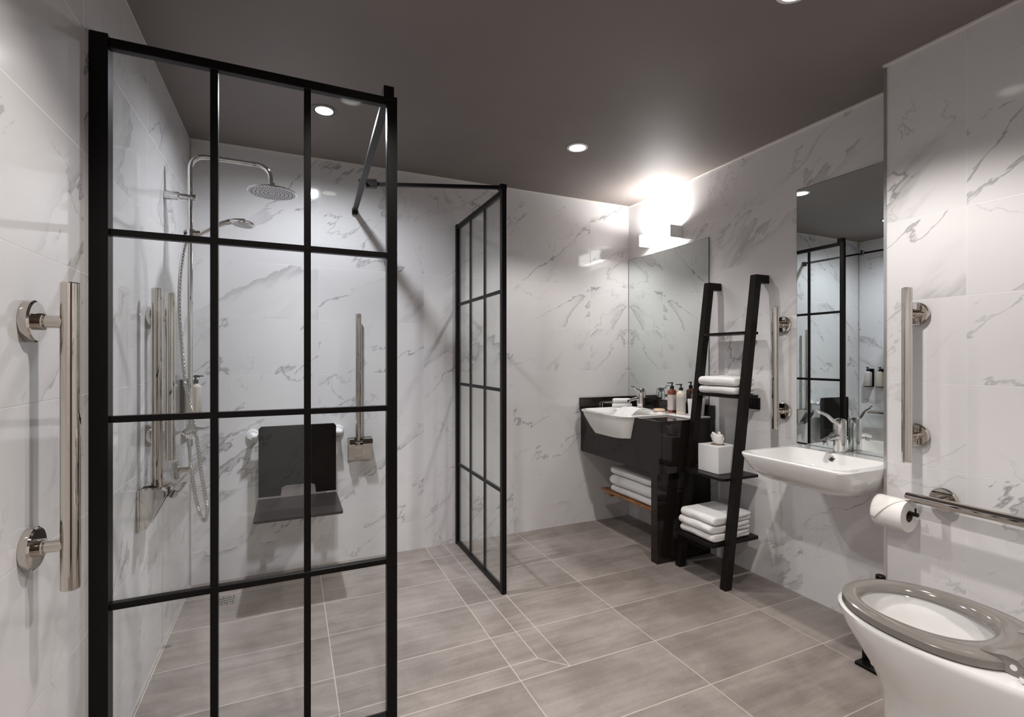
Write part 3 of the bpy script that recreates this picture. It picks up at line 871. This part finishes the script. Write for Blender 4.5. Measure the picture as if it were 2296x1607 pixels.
towel('middle thick towel on the wooden vanity shelf, fattest of the three', 2.075, 2.490, .3265, .280, .450, .066, 7, g, .01)
towel('top thick towel on the wooden vanity shelf', 2.080, 2.495, .3945, .275, .450, .052, 8, g, -.01)

# ------------------------------------------------------------------ leaning ladder shelf
ld = thing('ladder_shelf', 'black leaning ladder shelf with four shelves against the marble wall', 'shelf', (2.10, 1.955, 0))
def rail_poly():
    # front edge runs (1.967,0) -> (2.183,1.590), depth .043
    return [(1.967, 0), (2.010, 0), (2.2195, 1.548), (XR - .002, 1.548), (XR - .002, 1.590), (2.183, 1.590)]
for y0 in (1.786, 2.099):
    obj('rail', prism(B(), rail_poly(), 'y', y0, y0 + .035), M['ladder'], ld)
def fx(z): return 1.967 + (2.183 - 1.967) * z / 1.59
for zt, xf, th in ((.2255, 1.915, .018), (.5470, 1.990, .014), (.9645, 2.092, .015), (1.297, 2.135, .014)):
    xf = min(xf, fx(zt) + .012) if zt > 1 else xf
    y0, y1 = 1.8222, 2.0982
    r = .02
    bm = B(); prism(bm, [(xf + r, y0), (2.243, y0), (2.243, y1), (xf + r, y1), (xf + r * .3, y1 - r * .3), (xf, y1 - r), (xf, y0 + r), (xf + r * .3, y0 + r * .3)], 'z', zt - th, zt)
    obj('shelf', bm, M['ladder'], ld)

# tissue box
tx = thing('tissue_box', 'white cube tissue box with a tissue pulled up, on the ladder shelf', 'tissue box', (2.12, 1.98, .548))
bm = B(); box(bm, 2.048, 2.188, 1.905, 2.045, .5475, .690, .0015); obj('cover', bm, M['white_plastic'], tx)
bm = B(); lathe(bm, [(.036, 0), (.036, .0006)], (2.118, 1.975, .6903), (0, 0, 1), 30); obj('opening', bm, M['card'], tx)
bm = B(); N = 56; rg = []
for k, (rad, zz) in enumerate(((.024, .6905), (.026, .700), (.030, .711), (.033, .723), (.035, .733), (.035, .741))):
    ring = []; f = k / 5
    for i in range(N):
        a = 2 * pi * i / N
        q = rad * (1 + .11 * f * sin(3 * a + .6 + k * .2) + .13 * f * sin(7 * a + 2.1 * sin(a)) )
        ring.append(Vector((2.118 + q * cos(a) * .55, 1.975 + q * sin(a) * 1.15, zz + f * f * (.011 * sin(2 * a + 1.2 * sin(a) + 1.4) + .007 * sin(5 * a + 2 * sin(a))))))
    rg.append(ring)
loft(bm, rings_from(bm, rg), cap=False)
tis = obj('tissue', bm, M['paper'], tx, 80)
tis.modifiers.new('thickness', 'SOLIDIFY').thickness = .0008

# socket plate on the wall behind the ladder
so = thing('shaver_socket', 'black wall socket plate half hidden behind the ladder shelf', 'socket', (XR, 1.89, .92))
obj('plate', bar(XR - .010, XR - e, 1.838, 1.925, .884, .948, .002), M['black'], so)
bm = B()
for a, b_ in ((1.868, .925), (1.886, .925), (1.868, .913), (1.886, .913)): cyl(bm, (XR - .0103, a, b_), (XR - .0108, a, b_), .004, n=12)
obj('sockets', bm, M['seat_dark2'], so)

# ------------------------------------------------------------------ mirrors
mi = thing('wall_mirror', 'frameless corner mirror above the vanity and below the wall lamp', 'mirror', (XR, 2.57, .9), 'frameless wall mirrors')
obj('glass', box(B(), XR - .006, XR - .0055, 2.190, YB - .010, .8805, 1.878), M['mirror'], mi)
obj('backing', box(B(), XR - .0055, XR - e, 2.1885, YB - .0085, .8800, 1.8795), M['mirror_edge'], mi)
mi = thing('wall_mirror', 'tall frameless mirror behind the wall-hung basin', 'mirror', (XR, 1.37, .75), 'frameless wall mirrors')
obj('glass', box(B(), XR - .006, XR - .0055, YE + .003, 1.629, .742, 1.984), M['mirror'], mi)
obj('backing', box(B(), XR - .0055, XR - e, YE + .0025, 1.6305, .7415, 1.9855), M['mirror_edge'], mi)

# ------------------------------------------------------------------ wall-hung basin
wb = thing('wall_basin', 'wide white wall-hung basin under the tall mirror', 'basin', (2.1, 1.36, .61))
R = []
Y0, Y1 = YE + .003, 1.600
xb = XR - .0015
RR(2.02, xb, 1.235, 1.485, .05, .612)
RR(1.960, xb, 1.195, 1.525, .06, .616)
RR(1.905, xb, 1.160, 1.560, .06, .640)
RR(1.870, xb, 1.140, 1.580, .06, .670)
RR(1.847, xb, 1.130, 1.592, .05, .705)
RR(1.835, xb, Y0, 1.599, .045, .730)
RR(1.835, xb, Y0, 1.600, .045, .736)
RR(1.839, xb, Y0 + .003, 1.597, .043, .740)
RR(1.858, 2.175, Y0 + .028, 1.575, .045, .7405)
RR(1.864, 2.170, Y0 + .036, 1.568, .045, .735)
RR(1.880, 2.160, Y0 + .060, 1.545, .06, .700)
RR(1.930, 2.130, Y0 + .110, 1.490, .07, .660)
RR(2.000, 2.060, 1.330, 1.390, .028, .648)
# front edge bulges gently
for ring in R:
    for v in ring:
        k = max(0, 1 - abs(v.y - 1.36) / .24)
        if v.x < 2.0: v.x -= .012 * (1 - (1 - k) ** 2)
bm = B(); loft(bm, rings_from(bm, R)); obj('bowl', bm, M['white_ceramic'], wb, 28)
bm = B(); cyl(bm, (2.03, 1.36, .6485), (2.03, 1.36, .652), .024); obj('waste', bm, M['chrome'], wb, 40)
bm = B(); lathe(bm, [(.0145, -.002), (.0145, .002), (.0115, .004), (.009, .002), (.009, -.002)], (2.1665, 1.388, .716), (-1, 0, .3), 24)
ov = obj('overflow', bm, M['chrome'], wb, 40)
bm = B(); cyl(bm, (2.1655, 1.388, .7162), (2.1640, 1.388, .7167), .0085, n=20); obj('overflow_hole', bm, M['dark_hole'], ov)
basin_tap('chrome lever tap standing on the wall-hung basin', 2.222, 1.388, .7410, .150, lever=.135, r=.0255, rise=.060)
bm = B(); box(bm, 2.192, 2.268, 1.165, 1.215, .7408, .752, .004); 

bm.free()

# ------------------------------------------------------------------ toilet
to = thing('toilet', 'white toilet with open taupe seat in the near right corner', 'toilet', (1.575, .55, 0))
cx = 1.585
E_ = lambda yf, yb, hw, z, pb=2.2, ym=.72: egg(cx, yf, yb, hw, z, 56, 2.05, pb, ym)
rg = [E_(.845, .40, .125, 0.0, 3, .66), E_(.850, .40, .125, .02, 3, .66), E_(.852, .40, .125, .16, 3, .66), E_(.858, .39, .130, .235, 3, .66), E_(.880, .38, .146, .29, 2.6, .68),
      E_(.918, .37, .166, .345, 2.4, .70), E_(.950, .36, .181, .395), E_(.966, .355, .188, .428), E_(.968, .355, .1885, .440), E_(.961, .36, .184, .4465),
      E_(.928, .575, .146, .447), E_(.920, .585, .139, .438), E_(.908, .60, .131, .38), E_(.87, .62, .112, .30), E_(.82, .65, .07, .235), E_(.76, .68, .03, .225)]
bm = B(); loft(bm, rings_from(bm, rg)); obj('bowl', bm, M['white_ceramic'], to, 40)
bm = B(); loft(bm, rings_from(bm, [rrect(cx - .150, cx + .150, .142, .47, .04, z) for z in (0.0, .15)] + [rrect(cx - .165, cx + .165, .142, .46, .04, z) for z in (.33, .425)] + [rrect(cx - .158, cx + .158, .146, .455, .04, .433)]))
obj('rear_pan', bm, M['white_ceramic'], to, 40)
zs0, zs1 = .449, .474
outer = lambda z, d: egg(cx, .956 - d, .532 + d, .186 - d, z, 56, 2.05, 2.5, .73)
inner = lambda z, d: egg(cx, .912 + d, .622 - d, .1275 + d, z, 56, 2.05, 2.3, .765)
rg = [inner(zs0, .0), inner(zs0 + .004, -.003), inner(zs1 - .007, .002), inner(zs1, .012), outer(zs1, .012), outer(zs1 - .006, .002), outer(zs0 + .003, 0), outer(zs0, .003)]
rings = rings_from(bm := B(), rg); rings.append(rings[0]); loft(bm, rings, cap=False)
seat = obj('seat', bm, M['toilet_seat'], to, 50)
for x0, x1 in ((cx - .108, cx - .072), (cx + .072, cx + .108)):
    bm = B(); prism(bm, [(.61, .455), (.560, .449), (.535, .447), (.524, .454), (.524, .474), (.535, .485), (.556, .486), (.578, .479), (.61, .4725)], 'x', x0, x1)
    obj('hinge_arm', bm, M['toilet_seat'], seat)
    side = x0 - .0005 if x0 < cx else x1 + .0005
    bm = B(); cyl(bm, (side, .541, .466), (side + (.002 if x0 < cx else -.002), .541, .466), .0065, n=20)
    obj('screw_cap', bm, M['white_plastic'], seat, 40)
bm = B(); cyl(bm, (cx - .13, .515, .459), (cx + .13, .515, .459), .009); obj('hinge_rod', bm, M['chrome'], to, 40)

# toilet paper on its black holder
hx, hy, hz = 2.002, 1.07, .597
ph = thing('paper_holder', 'black wall holder carrying the toilet roll', 'holder', (XB, 1.10, hz + .012), None)
bm = B(); cyl(bm, (hx, 1.112, hz + .012), (hx, .982, hz + .012), .0072)
cyl(bm, (hx, .990, hz + .012), (hx, .990, hz + .034), .0028, n=12)
obj('rod', bm, M['black'], ph, 50)
bm = B(); cyl(bm, (hx, 1.1165, hz + .012), (XB - .006, 1.1165, hz + .012), .0065); obj('arm', bm, M['black'], ph, 50)
bm = B(); box(bm, XB - .006, XB - e, 1.094, 1.1175, hz - .012, hz + .036, .001); obj('wall_plate', bm, M['black'], ph)
pr = thing('toilet_roll', 'white toilet roll with folded point, right of the wall basin', 'toilet paper', (hx, hy, hz))
bm = B(); ro, ri, l0, l1 = .0565, .0205, 1.008, 1.107
lathe_pts = [(ri, l0 + .001), (ro - .001, l0), (ro, l0 + .002), (ro, l1 - .002), (ro - .001, l1), (ri, l1), (ri, l0 + .001)]
n = 56; rings = []
for r_, yy in lathe_pts: rings.append([bm.verts.new((hx + r_ * cos(2 * pi * i / n), yy, hz + r_ * sin(2 * pi * i / n))) for i in range(n)])
loft(bm, rings, cap=False); obj('roll', bm, M['paper'], pr, 50)
bm = B(); rings = []
for r_, yy in ((ri - .0002, l0 + .0005), (ri - .0002, l1), (ri - .0022, l1), (ri - .0022, l0 + .0005), (ri - .0002, l0 + .0005)):
    rings.append([bm.verts.new((hx + r_ * cos(2 * pi * i / 32), yy, hz + r_ * sin(2 * pi * i / 32))) for i in range(32)])
loft(bm, rings, cap=False); obj('core', bm, M['card'], pr, 50)
# folded triangular end over the front of the roll
bm = B(); ro2 = ro + .0012; rows = []
nn = 14
for i in range(nn + 1):
    s = i / nn; a = radians(95 + s * 105)
    y0 = l0 + .0005 + (l1 - l0) * .0 + s * (l1 - l0) * .86; y1 = l1 - .0005 - s * .0
    row = []
    for j in range(7):
        q = j / 6; yy = y0 + (y1 - y0) * q; rr2 = ro2 + .0035 * s * (1 - q)
        row.append(bm.verts.new((hx + rr2 * cos(a), yy, hz + rr2 * sin(a))))
    rows.append(row)
for i in range(nn):
    for j in range(6): bm.faces.new((rows[i][j], rows[i + 1][j], rows[i + 1][j + 1], rows[i][j + 1]))
fl = obj('folded_point', bm, M['paper'], pr, 60)
fl.modifiers.new('thickness', 'SOLIDIFY').thickness = .0012

# toilet brush
br = thing('toilet_brush', 'toilet brush in white pot on black stand, behind the toilet', 'toilet brush', (2.0, 1.115, 0))
bm = B(); box(bm, 1.951, 2.050, 1.060, 1.165, .0, .012, .0015, 1); obj('base_plate', bm, M['black'], br)
bm = B(); box(bm, 1.985, 2.030, 1.146, 1.158, .012, .060, .001, 1); obj('upright', bm, M['black'], br)
bm = B(); lathe(bm, [(.030, 0), (.032, .002), (.032, .112), (.030, .114), (.027, .112), (.027, .01)], (2.006, 1.104, .0125), (0, 0, 1), 36); obj('pot', bm, M['white_ceramic'], br, 40)
bm = B(); cyl(bm, (2.006, 1.104, .03), (2.006, 1.104, .336), .006); obj('handle', bm, M['steel'], br, 40)
bm = B(); lathe(bm, [(.008, 0), (.016, .002), (.016, .016), (.014, .018)], (2.006, 1.104, .332), (0, 0, 1), 24); obj('handle_cap', bm, M['black'], br, 40)
